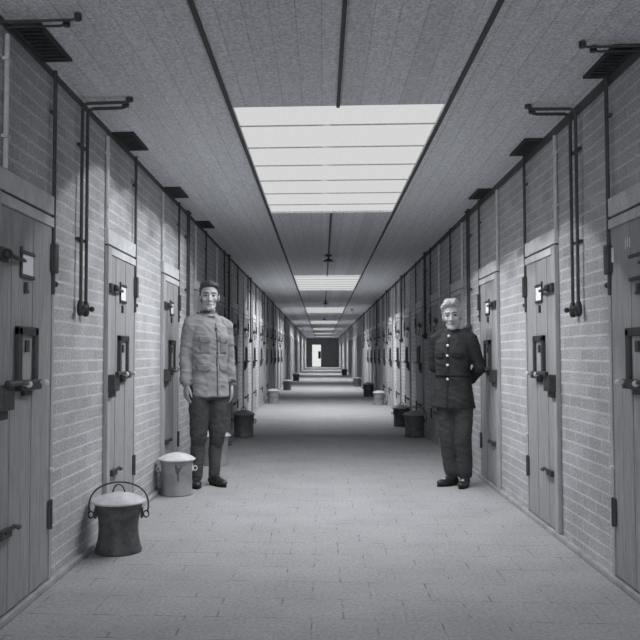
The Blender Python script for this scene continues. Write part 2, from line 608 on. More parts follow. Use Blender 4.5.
def make_door(s, name):
    root = empty(name, (XL if s > 0 else XR, 0, 0))
    # frame: posts either side and the pale lintel board over the head
    f = MB()
    wbox(f, s, 0.001, 0.030, DW - 0.065, DW + 0.01, 0.036, 1.90, 0.004)
    wbox(f, s, 0.001, 0.024, -0.015, 0.018, 0.036, 1.90, 0.003)
    f.build('frame', M['frame'], root)
    wbox(MB(), s, 0.001, 0.028, -0.015, DW + 0.01, 1.912, 2.01, 0.004).build('lintel', M['lintel'], root)
    # leaf: vertical boards and a head rail
    lf = MB()
    n = 5
    u0, u1 = 0.024, DW - 0.075
    for i in range(n):
        a = u0 + (u1 - u0) * i / n
        b = u0 + (u1 - u0) * (i + 1) / n
        wbox(lf, s, 0.001, 0.020 + 0.002 * (i % 2), a + 0.002, b - 0.002, 0.045, 1.845, 0.004)
    wbox(lf, s, 0.001, 0.012, u0, u1, 0.045, 1.85)
    leaf = lf.build('leaf', M['wood'], root)
    wbox(MB(), s, 0.001, 0.030, u0 - 0.006, u1 + 0.004, 1.848, 1.897, 0.004).build('top_rail', M['lintel'], root)
    dk = MB()
    wbox(dk, s, 0.001, 0.016, -0.012, DW + 0.005, 1.897, 1.912)
    dk.build('strap', M['iron'], root)
    # card holder
    ch = MB()
    wbox(ch, s, 0.022, 0.034, 0.295, 0.465, 1.658, 1.676, 0.003)
    wbox(ch, s, 0.022, 0.034, 0.295, 0.465, 1.546, 1.564, 0.003)
    wbox(ch, s, 0.022, 0.032, 0.450, 0.467, 1.546, 1.690, 0.003)
    hold = ch.build('card_holder', M['iron'], root)
    wbox(MB(), s, 0.022, 0.027, 0.307, 0.449, 1.562, 1.662).build('card', M['paper'], hold)
    # peephole cover
    pc = MB()
    wbox(pc, s, 0.020, 0.034, 0.380, 0.407, 1.485, 1.530, 0.005)
    wbox(pc, s, 0.020, 0.030, 0.360, 0.407, 1.478, 1.494, 0.003)
    pc.build('peephole_cover', M['iron'], root)
    # upper bolt on the near post
    bo = MB()
    wbox(bo, s, 0.028, 0.050, 0.66, 0.77, 1.590, 1.655, 0.008)
    wball(bo, s, 0.058, 0.70, 1.625, 0.024)
    wtube(bo, s, [(0.056, 0.72, 1.63), (0.058, 0.60, 1.618), (0.050, 0.50, 1.622), (0.042, 0.45, 1.622)], [0.013, 0.011, 0.010, 0.007])
    bo.build('bolt', M['iron'], root)
    # hatch: iron frame, panel, shelf, two bright knobs
    ha = MB()
    wbox(ha, s, 0.020, 0.045, 0.265, 0.307, 1.03, 1.315, 0.004)
    wbox(ha, s, 0.020, 0.045, 0.473, 0.515, 1.03, 1.315, 0.004)
    wbox(ha, s, 0.020, 0.045, 0.265, 0.515, 1.277, 1.318, 0.004)
    wbox(ha, s, 0.020, 0.060, 0.255, 0.525, 1.02, 1.068, 0.005)
    wbox(ha, s, 0.020, 0.040, 0.335, 0.435, 0.995, 1.02, 0.004)
    hatch = ha.build('hatch_frame', M['iron'], root)
    wbox(MB(), s, 0.020, 0.028, 0.307, 0.473, 1.066, 1.278).build('hatch_panel', M['frame'], hatch)
    sp = MB()
    wbox(sp, s, 0.028, 0.036, 0.360, 0.410, 1.20, 1.255, 0.006)
    sp.build('spyhole', M['iron'], hatch)
    for u in (0.280, 0.500):
        k = MB()
        wtube(k, s, [(0.055, u, 1.052), (0.080, u, 1.052)], 0.008)
        wball(k, s, 0.086, u, 1.052, 0.016)
        k.build('knob', M['steel'], hatch, smooth=True)
    # lock with lever
    lk = MB()
    wbox(lk, s, 0.022, 0.075, 0.635, 0.775, 0.945, 1.055, 0.008)
    wbox(lk, s, 0.022, 0.055, 0.66, 0.76, 0.905, 0.95, 0.006)
    lock = lk.build('lock', M['iron'], root)
    lv = MB()
    wtube(lv, s, [(0.080, 0.74, 1.062), (0.095, 0.60, 1.064), (0.075, 0.48, 1.055), (0.060, 0.44, 1.050)], [0.014, 0.012, 0.010, 0.012])
    lv.build('lever', M['iron'], lock)
    # lower latch
    la = MB()
    wbox(la, s, 0.022, 0.050, 0.58, 0.69, 0.385, 0.425, 0.005)
    wtube(la, s, [(0.045, 0.66, 0.415), (0.065, 0.60, 0.432), (0.062, 0.53, 0.415), (0.045, 0.50, 0.405)], 0.010)
    la.build('latch', M['iron'], root)
    # hinges on the far side
    for z in (0.30, 1.615):
        h = MB()
        wbox(h, s, 0.020, 0.032, 0.0, 0.05, z, z + 0.14, 0.004)
        wtube(h, s, [(0.030, 0.024, z - 0.004), (0.030, 0.024, z + 0.144)], 0.010)
        h.build('hinge', M['iron'], root)
    wball(MB(), s, 0.034, 0.03, 0.60, 0.012).build('stud', M['steel'], root, smooth=True)
    return root


DETAILS = ('card_holder', 'peephole_cover', 'latch', 'stud', 'strap', 'hinge', 'knob', 'spyhole', 'top_rail')
desc_l = ['nearest grey plank cell door on the left wall, cut by the picture edge',
          'grey plank cell door on the left wall just behind the dark bucket',
          'cell door on the left wall just beside the man in the pale tunic',
          'cell door on the left wall half hidden behind the man in the pale tunic']
desc_r = ['nearest cell door on the right wall, dark and cut by the picture edge',
          'second cell door from the front on the right wall, fully in view',
          'cell door on the right wall just beside the elbow of the dark-uniformed man',
          'cell door on the right wall half hidden behind the dark-uniformed man']
door_no = 1
protoL = make_door(+1, 'door_2')
protoR = make_door(-1, 'door_3')
door_no = 3
for side, proto, f0, P, desc in (('left', protoL, FL0, PL, desc_l), ('right', protoR, FR0, PR, desc_r)):
    for i in range(26):
        yf = f0 + i * P
        if i == 0:
            d = proto
        else:
            d = copy_tree(proto, skip=(DETAILS + ('hatch_frame', 'bolt', 'lock') if i > 13 else DETAILS if i > 9 else ()))
            door_no += 1
            d.name = 'door_%d' % door_no
        d.location.y = yf
        if i < 4:
            tag(d, desc[i], 'door', 'cell doors on the %s wall' % side, 'structure')
        elif i < 9:
            tag(d, 'cell door in the dark stretch of the %s wall, %s from the front' % (side, ORD[i]), 'door', 'cell doors on the %s wall' % side, 'structure')
        else:
            tag(d, 'small far cell door deep down the %s wall of the corridor' % side, 'door', 'far cell doors on the %s wall' % side, 'structure')
# the holder on the nearest right door has no card, only its bare back plate
for hold in children_of(protoR):
    if hold.name.startswith('card_holder'):
        for cd_ in children_of(hold):
            cd_.data = cd_.data.copy()
            cd_.data.materials[0] = M['wood']
            cd_.name = 'back_plate'
# writing on the nearest right door: pale number on the lintel, chalk strokes on the leaf
cu = bpy.data.curves.new('number', 'FONT')
cu.body = '115'
cu.size = 0.085
cu.extrude = 0.0008
cu.align_x = 'CENTER'
cu.align_y = 'CENTER'
to = bpy.data.objects.new('tmp', cu)
COL.objects.link(to)
dg = bpy.context.evaluated_depsgraph_get()
me = bpy.data.meshes.new_from_object(to.evaluated_get(dg))
bpy.data.objects.remove(to)
me.transform(Matrix.Translation((-0.030, -0.215, 1.962)) @ Matrix.Rotation(-PI / 2, 4, 'Z') @ Matrix.Rotation(PI / 2, 4, 'X'))
link_mesh(me, 'number', M['chalk'], protoR)
ck = MB()
for u, dz in ((0.235, 0.0), (0.262, 0.008), (0.290, 0.0)):
    wbox(ck, -1, 0.0225, 0.0235, u, u + 0.008, 1.715 + dz, 1.765 + dz)
ck.build('chalk_mark', M['chalk'], protoR)
wbox(MB(), -1, 0.022, 0.026, 0.05, 0.075, 1.668, 1.745).build('paper_tag', M['paper'], protoR)

# ------------------------------------------------------------------ pipes, conduits and vents on the walls
def make_single(s):
    root = empty('call_pipe', (XL if s > 0 else XR, 0, 0))
    p = MB()
    wtube(p, s, [(0.024, 0, 1.50), (0.024, 0, CZ - 0.002)], 0.0105, 10)
    for z in (1.95, 2.45):
        wbox(p, s, 0.002, 0.022, -0.02, 0.02, z, z + 0.016)
    p.build('pipe', M['pipe'], root, smooth=False)
    b = MB()
    wbox(b, s, 0.003, 0.045, -0.030, 0.028, 1.61, 1.765, 0.007)
    b.build('switch_box', M['iron'], root)
    k = MB()
    wtube(k, s, [(0.024, 0, 1.555), (0.024, -0.03, 1.555)], 0.008)
    wball(k, s, 0.024, -0.034, 1.555, 0.016)
    k.build('pull_knob', M['iron'], root)
    return root


def make_twin(s, run=True):
    root = empty('twin_pipe', (XL if s > 0 else XR, 0, 0))
    for du in (-0.052, 0.052):
        p = MB()
        pts = [(0.03, du, 1.42), (0.03, du, CZ - 0.07)]
        if not run:
            pts = [(0.03, du, 1.42), (0.03, du, CZ - 0.002)]
        for q in range(1, 6) if run else ():
            a = PI / 2 * q / 5
            pts.append((0.03 + 0.04 * (1 - math.cos(a)), du, CZ - 0.07 + 0.04 * math.sin(a)))
        top = 0.23 + (0.05 if du > 0 else 0.0)
        if run:
            pts.append((top, du, CZ - 0.028))
            pts.append((top + 0.02, du, CZ - 0.024))
            pts.append((top + 0.028, du, CZ - 0.002))
        wtube(p, s, pts, 0.0098, 10)
        pp = p.build('pipe', M['pipe'], root)
        v = MB()
        wtube(v, s, [(0.03, du, 1.50), (0.03, du, 1.47), (0.03, du, 1.43), (0.03, du, 1.41)], [0.013, 0.021, 0.021, 0.012], 10)
        wtube(v, s, [(0.03, du, 1.455), (0.058, du + (0.02 if du > 0 else -0.02), 1.455)], 0.008)
        wball(v, s, 0.060, du + (0.022 if du > 0 else -0.022), 1.455, 0.017)
        v.build('valve', M['iron'], pp)
        fd = top + 0.026 if run else 0.03
        fl = MB()
        wtube(fl, s, [(fd, du, CZ - 0.022), (fd, du, CZ - 0.002)], 0.022, 12)
        fl.build('ceiling_flange', M['iron'], pp)
    for z in (1.85, 2.40):
        wbox(MB(), s, 0.002, 0.022, -0.07, 0.07, z, z + 0.016, 0.003).build('clip', M['iron'], root)
    return root


def make_conduit(s):
    b = MB()
    wtube(b, s, [(0.016, 0, 2.014), (0.016, 0, CZ - 0.06)], 0.012, 10)
    for z in (2.15, 2.5):
        wbox(b, s, 0.002, 0.030, -0.022, 0.022, z, z + 0.016)
    return b.build('conduit', M['palepipe'], None, (XL if s > 0 else XR, 0, 0))


def make_vent(s):
    root = empty('ceiling_vent', (XL if s > 0 else XR, 0, CZ))
    w = 0.165 if s > 0 else 0.14
    f = MB()
    for a in ((0.015, 0.035, 0, 0.45), (w - 0.02, w, 0, 0.45), (0.015, w, 0, 0.02), (0.015, w, 0.43, 0.45)):
        f.box(WX(s, a[0]), WX(s, a[1]), a[2], a[3], -0.016, -0.001, 0.003)
    f.build('rim', M['vent'], root)
    sl = MB()
    for q in range(9):
        y = 0.04 + q * 0.045
        sl.box(WX(s, 0.03), WX(s, w - 0.015), y, y + 0.02, -0.014, -0.005)
    sl.build('grille', M['vent'], root)
    MB().box(WX(s, 0.03), WX(s, w - 0.015), 0.02, 0.43, -0.005, -0.001).build('backing', M['iron'], root)
    return root



def where(side, i):
    if side == 'left':
        return ['beside the nearest left cell door', 'beside the left cell door behind the dark bucket',
                'just beside the pale-tunic man', 'behind the pale-tunic man'][i]
    return ['beside the nearest right cell door', 'beside the second right cell door',
            'just beside the dark-uniformed man', 'behind the dark-uniformed man'][i]


for side, s, f0, P, nmax in (('left', 1, FL0, PL, 15), ('right', -1, FR0, PR, 15)):
    ps, pt, pc, pv = make_single(s), make_twin(s), make_conduit(s), make_vent(s)
    for i in range(nmax):
        yf = f0 + i * P
        a = ps if i == 0 else copy_tree(ps)
        a.location.y = yf - 0.01
        if i % 2 == 0:
            if i == 2:
                pt = make_twin(s, False)
            b = pt if i in (0, 2) else copy_tree(pt)
            b.location.y = yf + (0.50 if s > 0 else 0.54)
            if i == 0:
                tag(b, 'twin dark pipes bent onto the ceiling past the nearest %s cell door' % side, 'pipes', 'paired pipes on the %s wall' % side)
            elif i == 2:
                tag(b, 'twin dark pipes rising from behind the %s man on the %s wall' % (('pale-tunic', side) if s > 0 else ('dark-uniformed', side)), 'pipes', 'paired pipes on the %s wall' % side)
            else:
                tag(b, 'distant pair of dark pipes between far cell doors on the %s wall' % side, 'pipes', 'distant paired pipes on the %s wall' % side)
        cc = pc if i == 0 else copy_tree(pc)
        cc.location.y = yf - DW - 0.005 + (0.14 if i == 0 and s > 0 else 0)
        if i < 4:
            tag(a, 'dark pipe with switch box %s' % where(side, i), 'pipe', 'single pipes on the %s wall' % side)
            tag(cc, 'thin pale conduit up to the ceiling %s' % where(side, i), 'conduit', 'pale conduits on the %s wall' % side)
        else:
            tag(a, 'distant dark single pipe beside a far cell door on the %s wall' % side, 'pipe', 'distant single pipes on the %s wall' % side)
            tag(cc, 'distant pale conduit above a far cell door on the %s wall' % side, 'conduit', 'distant conduits on the %s wall' % side)
        if i < (4 if s > 0 else 3):
            v = pv if i == 0 else copy_tree(pv)
            v.location.y = yf - (0.62 if s > 0 else 0.44) - 0.06 * min(i, 2)
            if i < 4:
                tag(v, 'dark vent let into the ceiling %s' % (where(side, i).replace('beside', 'above')), 'vent', 'ceiling vents along the %s wall' % side)
            else:
                tag(v, 'distant dark vent at the ceiling edge far along the %s wall' % side, 'vent', 'distant ceiling vents along the %s wall' % side)

# ends of the pipes of the cell before the first one, running over the ceiling edge
for s, y, lab in ((1, 3.42, 'two short dark pipe ends on the ceiling in the upper left corner'), (-1, 3.86, 'two short dark pipe ends on the ceiling in the upper right corner')):
    root = empty('ceiling_pipe', (XL if s > 0 else XR, y, CZ))
    for du, top in ((0.03, 0.33 if s > 0 else 0.27), (-0.03, 0.26 if s > 0 else 0.20)):
        p = MB()
        p.tube([(WX(s, q), -du, z) for q, z in ((0.002, -0.028), (top, -0.028), (top + 0.02, -0.022), (top + 0.026, -0.002))], 0.006, 10)
        pp = p.build('pipe', M['pipe'], root)
        MB().tube([(WX(s, top + 0.026), -du, -0.03), (WX(s, top + 0.026), -du, -0.002)], 0.017, 12).build('ceiling_flange', M['iron'], pp)
    tag(root, lab, 'pipes', 'pipe ends in the upper corners')

# ------------------------------------------------------------------ ceiling lamps between the skylights
lamp0 = None
for i in range(3):
    y = SKY + SKLEN + 3.6 + i * SKP
    if lamp0 is None:
        lamp0 = empty('ceiling_lamp', (0.1, y, CZ))
        MB().lathe([(0.001, -0.001), (0.05, -0.001), (0.05, -0.02), (0.014, -0.03), (0.012, -0.06), (0.001, -0.06)], n=20).build('rose', M['iron'], lamp0)
        MB().lathe([(0.001, -0.055), (0.03, -0.06), (0.075, -0.085), (0.08, -0.10), (0.001, -0.10)], n=20).build('shade', M['iron'], lamp0, smooth=True)
        l = lamp0
    else:
        l = copy_tree(lamp0)
        l.location.y = y
    tag(l, 'small dark ceiling lamp between the %s skylights' % ['nearest and second', 'second and third', 'third and fourth'][i], 'lamp', 'ceiling lamps')
gl = empty('ceiling_globe_lamp', (0.64 + 0.36, 26.6, CZ))
MB().lathe([(0.001, -0.001), (0.05, -0.001), (0.05, -0.03), (0.001, -0.03)], n=20).build('rose', M['iron'], gl)
MB().ball((0, 0, -0.085), 0.06, 3).build('globe', M['lampglass'], gl, smooth=True)
tag(gl, 'small white globe lamp on the ceiling beside the third skylight', 'lamp')


# ------------------------------------------------------------------ buckets
def bucket(x, y, label, style, scale=1.0, rot=0.0, bail='up', group='lidded buckets by the cell doors'):
    root = empty('bucket', (x, y, 0), rot)
    root.scale = (scale, scale, scale)
    body_m, lid_m = {'waisted': ('pail_dark', 'lid'), 'straight': ('pail_light', 'lid'), 'grey': ('pail_mid', 'lid_dull'), 'dark': ('pail_dark', 'lid_dull'), 'pale': ('pail_light', 'lid')}[style]
    if style == 'waisted':
        out = [(0.140, 0.0), (0.142, 0.012), (0.132, 0.04), (0.122, 0.09), (0.118, 0.14), (0.121, 0.19), (0.132, 0.24), (0.146, 0.285), (0.150, 0.298), (0.150, 0.304)]
        rr, h = 0.166, 0.304
    else:
        out = [(0.136, 0.0), (0.137, 0.012), (0.131, 0.02), (0.130, 0.10), (0.131, 0.20), (0.136, 0.27), (0.146, 0.296), (0.147, 0.302)]
        rr, h = 0.158, 0.302
    inner = [(r - 0.004, z) for r, z in reversed(out) if z > 0.015] + [(0.001, 0.012)]
    prof = [(0.001, 0.0)] + out + inner
    body = MB().lathe(prof, n=40).build('body', M[body_m], root, smooth=True)
    if style in ('straight',):
        st = MB()
        ang = -PI / 2 + 0.05
        pts = [(ang - 0.20, 0.268), (ang - 0.16, 0.20), (ang - 0.06, 0.185), (ang - 0.04, 0.13), (ang + 0.05, 0.125), (ang + 0.07, 0.20), (ang + 0.25, 0.25), (ang + 0.45, 0.262), (ang + 0.45, 0.268)]
        ring = [((0.1325 + max(0, z - 0.2) * 0.05) * math.cos(a), (0.1325 + max(0, z - 0.2) * 0.05) * math.sin(a), z) for a, z in pts]
        ring2 = [(p[0] * 1.012, p[1] * 1.012, p[2]) for p in ring]
        st.rings([ring, ring2])
        st.build('drip_stain', M['stain'], body)
    # lid: shallow dome with a rolled rim, and a wire loop on top
    lp = [(0.001, h + 0.052), (0.03, h + 0.051), (0.08, h + 0.040), (0.125, h + 0.022), (rr - 0.008, h + 0.006), (rr, h + 0.002), (rr + 0.002, h - 0.004), (rr - 0.003, h - 0.009), (0.140 if style != 'waisted' else 0.146, h - 0.006), (0.001, h + 0.001)]
    lid = MB().lathe(lp, n=40).build('lid', M[lid_m], root, smooth=True)
    lh = MB() if style != 'straight' else None
    if lh: lh.tube([(-0.040, 0, h + 0.043), (-0.028, 0, h + 0.075), (-0.014, 0, h + 0.092), (0.0, 0, h + 0.096), (0.014, 0, h + 0.092), (0.028, 0, h + 0.075), (0.040, 0, h + 0.043)], 0.0045, 8)
    if lh: lh.build('lid_handle', M['iron'], lid, smooth=True)
    # ears and bail
    ez = h - 0.075
    er = 0.143 if style == 'waisted' else 0.134
    for sx in (-1, 1):
        e = MB()
        e.box(sx * (er - 0.012), sx * (er + 0.004), -0.018, 0.018, ez - 0.030, ez + 0.030, 0.004)
        ringpts = [(sx * (er + 0.022 + 0.016 * math.cos(a)), 0.0, ez - 0.008 + 0.020 * math.sin(a)) for a in [2 * PI * q / 14 for q in range(14)]]
        e.tube(ringpts, 0.0045, 6, closed=True)
        e.build('ear', M['iron'] if style != 'straight' else M['steel'], root)
    pts = []
    if bail == 'up':
        for q in range(25):
            a = PI * q / 24
            xx = -(er + 0.030 + 0.022 * math.sin(a) ** 0.6) * math.cos(a)
            zz = ez + 0.180 * math.sin(a) ** 0.75
            pts.append((xx, 0.03 * math.sin(a), zz))
    else:
        for q in range(25):
            a = PI * q / 24
            sg = 1 if bail == 'back' else -1
            pts.append((-(er + 0.026) * math.cos(a), sg * (er + 0.040) * math.sin(a) ** 0.8, ez - 0.005 - 0.075 * math.sin(a)))
    MB().tube(pts, 0.005, 8).build('bail_handle', M['iron'], root, smooth=True)
    tag(root, label, 'bucket', group)
    return root


bucket(-1.232, 4.83, 'dark waisted bucket with raised wire handle by the left wall', 'waisted', 1.0, R(8))
bucket(-1.235, 6.79, 'pale stained bucket with white domed lid at the left man\'s feet', 'straight', 1.0, R(12), 'back')
bucket(-1.150, 8.62, 'pale bucket mostly hidden behind the left man\'s legs', 'pale', 1.05, R(5), 'back')
bucket(-1.13, 11.55, 'dull grey lidded bucket standing clear beyond the left man', 'grey', 1.08, R(-10), 'back')
bucket(-1.18, 19.4, 'pale-lidded bucket far along the left wall, next past the dull grey one', 'pale', 1.0, R(15), 'down')
bucket(-1.15, 26.4, 'dark distant bucket on the left under the third skylight', 'grey', 1.0, 0, 'down')
bucket(-1.14, 35.4, 'tiny farthest dark bucket by the left wall', 'dark', 1.05, 0, 'down')
bucket(1.33, 11.70, 'dark lidded bucket just behind the dark-uniformed man, nearest on right', 'grey', 1.05, R(-20), 'up')
bucket(1.31, 13.35, 'dark bucket overlapping behind the nearest one on the right', 'dark', 1.0, R(10), 'down')
bucket(1.33, 18.9, 'pale-lidded light bucket in daylight along the right wall', 'pale', 0.95, R(10), 'down')
bucket(1.31, 22.8, 'tall dark distant bucket beyond the pale one on the right', 'dark', 1.1, 0, 'down')
bucket(1.29, 29.5, 'tiny dark bucket in the far right row under daylight', 'dark', 1.0, 0, 'down')
bucket(1.25, 45.0, 'tiniest farthest dark bucket by the right wall', 'dark', 1.1, 0, 'down')


# ------------------------------------------------------------------ people
def cloth(amp, scale, seed, zs=1.0):
    def f(co):
        p = Vector((co.x * scale + seed, co.y * scale, co.z * scale * zs))
        a = noise.noise(p)
        b = noise.noise(p * 2.3 + Vector((3, 1, 7)))
        r = 1 - abs(noise.noise(Vector((co.x * scale * 1.1 + seed * 2, co.y * scale, co.z * scale * 2.2 + co.x * 6)))) * 3.2
        return amp * (0.7 * a + 0.35 * b + 0.55 * max(0.0, r))
    return f


def ellipse_ring(z, a, b, yo=0.0, n=36, pw=2.3, xo=0.0):
    out = []
    for k in range(n):
        t = 2 * PI * k / n
        ct, st = math.cos(t), math.sin(t)
        out.append((xo + a * math.copysign(abs(ct) ** (2 / pw), ct), yo + b * math.copysign(abs(st) ** (2 / pw), st), z))
    return out


def hand(mb, w, down, fwd, inn, L=0.185, curl=0.5):
    """Palm, four fingers and a thumb. down: towards the fingertips; fwd: thumb side; inn: palm side."""
    w, down, fwd, inn = Vector(w), Vector(down).normalized(), Vector(fwd).normalized(), Vector(inn).normalized()
    pl = L * 0.50
    lens = [0.42, 0.47, 0.44, 0.34]
    for i in range(4):
        o = (0.027 - 0.0185 * i)
        base = w + fwd * o * 0.6
        kn = w + down * pl * (1.0 - 0.04 * abs(i - 1)) + fwd * o * 1.12
        mb.limb([base, kn], [0.014, 0.0125], 8)
        d = down.copy()
        p = kn
        pts = [p]
        for seg, fr in enumerate((0.45, 0.32, 0.23)):
            ang = curl * (0.45 + 0.35 * seg)
            d = (down * math.cos(ang) + inn * math.sin(ang)).normalized()
            d = (d + fwd * o * 1.2).normalized()
            p = p + d * L * lens[i] * fr
            pts.append(p)
        mb.limb(pts, [0.0098, 0.0092, 0.0085, 0.0072], 8)
    b = w + down * 0.02 + fwd * 0.018
    t1 = b + down * 0.035 + fwd * 0.028 + inn * 0.012
    t2 = t1 + down * 0.034 + fwd * 0.010 + inn * 0.006
    t3 = t2 + down * 0.026 + inn * 0.008
    mb.limb([b, t1, t2, t3], [0.015, 0.0125, 0.0105, 0.0085], 8)


def person(spec):
    H = spec['H']
    hs = spec.get('head_scale', 1.12)
    zc = H - (0.218 * hs - 0.1) - spec.get('hair_h', 0.012)
    hr = Matrix.Translation((0, 0.0, 0)) @ Matrix.Rotation(spec['head_yaw'], 4, 'Z') @ Matrix.Rotation(spec.get('head_tilt', 0.0), 4, 'Y')
    piv = Matrix.Translation((0, 0.01, zc - 0.1)) @ hr @ Matrix.Scale(hs, 4) @ Matrix.Translation((0, -0.01, -(zc - 0.1)))
    # ---- head
    hd = MB()
    hd.ball((0, 0.012, zc + 0.028), (0.073, 0.093, 0.090), 4)
    hd.ball((0, -0.022, zc - 0.030), (0.056, 0.066, 0.084), 4)
    hd.limb([(-0.038, -0.012, zc - 0.076), (-0.010, -0.068, zc - 0.104), (0.010, -0.068, zc - 0.104), (0.038, -0.012, zc - 0.076)], [0.020, 0.020, 0.020, 0.020], 10)
    for sx in (-1, 1):
        hd.ball((sx * 0.041, -0.052, zc - 0.030), (0.023, 0.028, 0.024), 3)
        hd.ball((sx * 0.0745, 0.010, zc - 0.012), (0.010, 0.020, 0.033), 3, Matrix.Rotation(sx * 0.35, 3, 'Z'))
        hd.ball((sx * 0.012, -0.097, zc - 0.040), 0.0095, 2)
        hd.ball((sx * 0.031, -0.070, zc + 0.0), (0.0155, 0.013, 0.011), 3)
    hd.limb([(-0.047, -0.064, zc + 0.022), (-0.02, -0.081, zc + 0.024), (0.02, -0.081, zc + 0.024), (0.047, -0.064, zc + 0.022)], [0.010, 0.011, 0.011, 0.010], 8)
    hd.limb([(0, -0.083, zc + 0.016), (0, -0.096, zc - 0.012), (0, -0.108, zc - 0.038)], [0.009, 0.0095, 0.0125], 8)
    hd.limb([(-0.020, -0.076, zc - 0.068), (0, -0.088, zc - 0.066), (0.020, -0.076, zc - 0.068)], [0.0075, 0.0085, 0.0075], 8)
    hd.limb([(-0.016, -0.076, zc - 0.079), (0, -0.084, zc - 0.080), (0.016, -0.076, zc - 0.079)], [0.0075, 0.0085, 0.0075], 8)
    hd.limb([(0, 0.005, zc - 0.075), (0, 0.02, zc - 0.14)], [0.050, 0.053], 14)
    hd.xf(piv)
    b = hd
    b.limb([(0, 0.012, zc - 0.12), (0, 0.022, H - 0.34)], [0.052, 0.062], 14)
    # ---- trunk and limbs, inside the clothes
    sh = spec['shoulder_z']
    b.ball((0, 0.005, sh - 0.17), (0.150, 0.095, 0.20), 3)
    b.ball((0, 0.005, 0.97), (0.135, 0.095, 0.15), 3)
    b.limb([(0, 0.0, sh - 0.2), (0, 0.0, 0.95)], [0.11, 0.11])
    for nm in ('arm_r', 'arm_l'):
        A = spec[nm]
        b.limb(A, [0.045, 0.038, 0.026], 12)
        b.limb([(0, 0.01, sh - 0.05), A[0]], [0.06, 0.045], 12)
    for nm in ('hand_r', 'hand_l'):
        hand(b, *spec[nm])
    for nm in ('leg_r', 'leg_l'):
        Lg = spec[nm]
        b.limb([(Lg[0][0] * 0.8, 0, 0.95)] + Lg, [0.085, 0.075, 0.050, 0.036], 12)
        ft = Vector(Lg[-1])
        ty = spec['toe_' + nm[-1]]
        td = Vector((math.sin(ty), -math.cos(ty), 0))
        b.limb([ft + Vector((0, 0, -0.02)), Vector((ft.x, ft.y, 0.05)) + td * 0.10], [0.034, 0.024], 12)
    me = fuse(b, 0.0046, 2)
    body = link_mesh(me, 'person', spec['skin'])
    for mt in (M['feature'], M['lips']):
        me.materials.append(mt)
    inv = piv.inverted()
    eye_z = zc
    for p in me.polygons:
        cpt = p.center
        if cpt.z < zc - 0.12:
            continue
        q = inv @ cpt
        if q.y > -0.05:
            continue
        ax = abs(q.x)
        if (ax - 0.031) ** 2 / 0.013 ** 2 + (q.z - eye_z) ** 2 / 0.0075 ** 2 < 1:
            p.material_index = 1
        elif 0.014 < ax < 0.048 and abs(q.z - (eye_z + 0.024 - 0.12 * max(0, ax - 0.035))) < 0.0045:
            p.material_index = 1
        elif ax < 0.022 and abs(q.z - (zc - 0.073)) < 0.0065 and q.y < -0.07:
            p.material_index = 2
    body.location = spec['loc']
    body.rotation_euler.z = spec['yaw']
    # ---- hair
    hm = MB()
    spec['hair'](hm, zc)
    hm.xf(piv)
    hme = fuse(hm, 0.0045, 1, cloth(0.005, 60, 3))
    link_mesh(hme, 'hair', spec['hair_mat'], body)
    # ---- trousers
    tr = MB()
    tr.rings([ellipse_ring(z, a, bb, 0.0) for z, a, bb in spec['hips']])
    for nm in ('leg_r', 'leg_l'):
        Lg = spec[nm]
        kn, an = Vector(Lg[1]), Vector(Lg[2])
        rr = spec['trouser_r']
        end = kn.lerp(an, spec['trouser_end'])
        tr.limb([Lg[0], Vector(Lg[0]).lerp(kn, 0.5), kn, kn.lerp(end, 0.5), end], rr, 18)
    trm = fuse(tr, 0.008, 3, cloth(0.009, 9, spec['seed'], 0.7))
    link_mesh(trm, 'trousers', spec['trouser_mat'], body)
    # ---- tunic
    tu = MB()
    tu.rings([ellipse_ring(z, a, bb, yo) for z, a, bb, yo in spec['tunic']])
    for nm in ('arm_r', 'arm_l'):
        A = spec[nm]
        sx = -1 if nm[-1] == 'r' else 1
        S0, E0, W0 = (Vector(q) for q in A)
        wr = E0.lerp(W0, 0.97)
        tu.limb([Vector((sx * 0.10, 0.01, sh + 0.005)), S0, S0.lerp(E0, 0.5), E0, E0.lerp(wr, 0.5), wr], [q * spec.get('sleeve', 1.0) for q in (0.066, 0.064, 0.060, 0.056, 0.052, 0.048)], 18)
    tum = fuse(tu, 0.0075, 3, cloth(spec.get('fold', 0.008), 8, spec['seed'] + 9, 1.5))
    tunic = link_mesh(tum, 'tunic', spec['tunic_mat'], body)
    bv = BVHTree.FromPolygons([v.co for v in tum.vertices], [tuple(p.vertices) for p in tum.polygons])

    def hit(x, z):
        h = bv.ray_cast(Vector((x, -1.0, z)), Vector((0, 1, 0)))
        if h[0] is None:
            return None, None
        n_ = h[1]
        return h[0], (n_ if n_.y < 0 else -n_)

    def patch(name, xz, nx, nz, th, mat):
        """A thin cloth piece laid on the tunic's front; xz(u, v) gives its outline."""
        m_ = MB()
        top, bot = [], []
        for j in range(nz + 1):
            rt, rb = [], []
            for i in range(nx + 1):
                x, z = xz(i / nx, j / nz)
                pnt, n_ = hit(x, z)
                if pnt is None:
                    m_.bm.free()
                    return None
                rt.append(m_.bm.verts.new(pnt + n_ * th))
                rb.append(m_.bm.verts.new(pnt - n_ * 0.004))
            top.append(rt); bot.append(rb)
        for j in range(nz):
            for i in range(nx):
                m_.bm.faces.new((top[j][i], top[j][i + 1], top[j + 1][i + 1], top[j + 1][i]))
                m_.bm.faces.new((bot[j][i], bot[j + 1][i], bot[j + 1][i + 1], bot[j][i + 1]))
        for j in range(nz):
            m_.bm.faces.new((top[j][0], top[j + 1][0], bot[j + 1][0], bot[j][0]))
            m_.bm.faces.new((top[j][nx], bot[j][nx], bot[j + 1][nx], top[j + 1][nx]))
        for i in range(nx):
            m_.bm.faces.new((top[0][i], bot[0][i], bot[0][i + 1], top[0][i + 1]))
            m_.bm.faces.new((top[nz][i], top[nz][i + 1], bot[nz][i + 1], bot[nz][i]))
        return m_.build(name, mat, tunic, smooth=True)

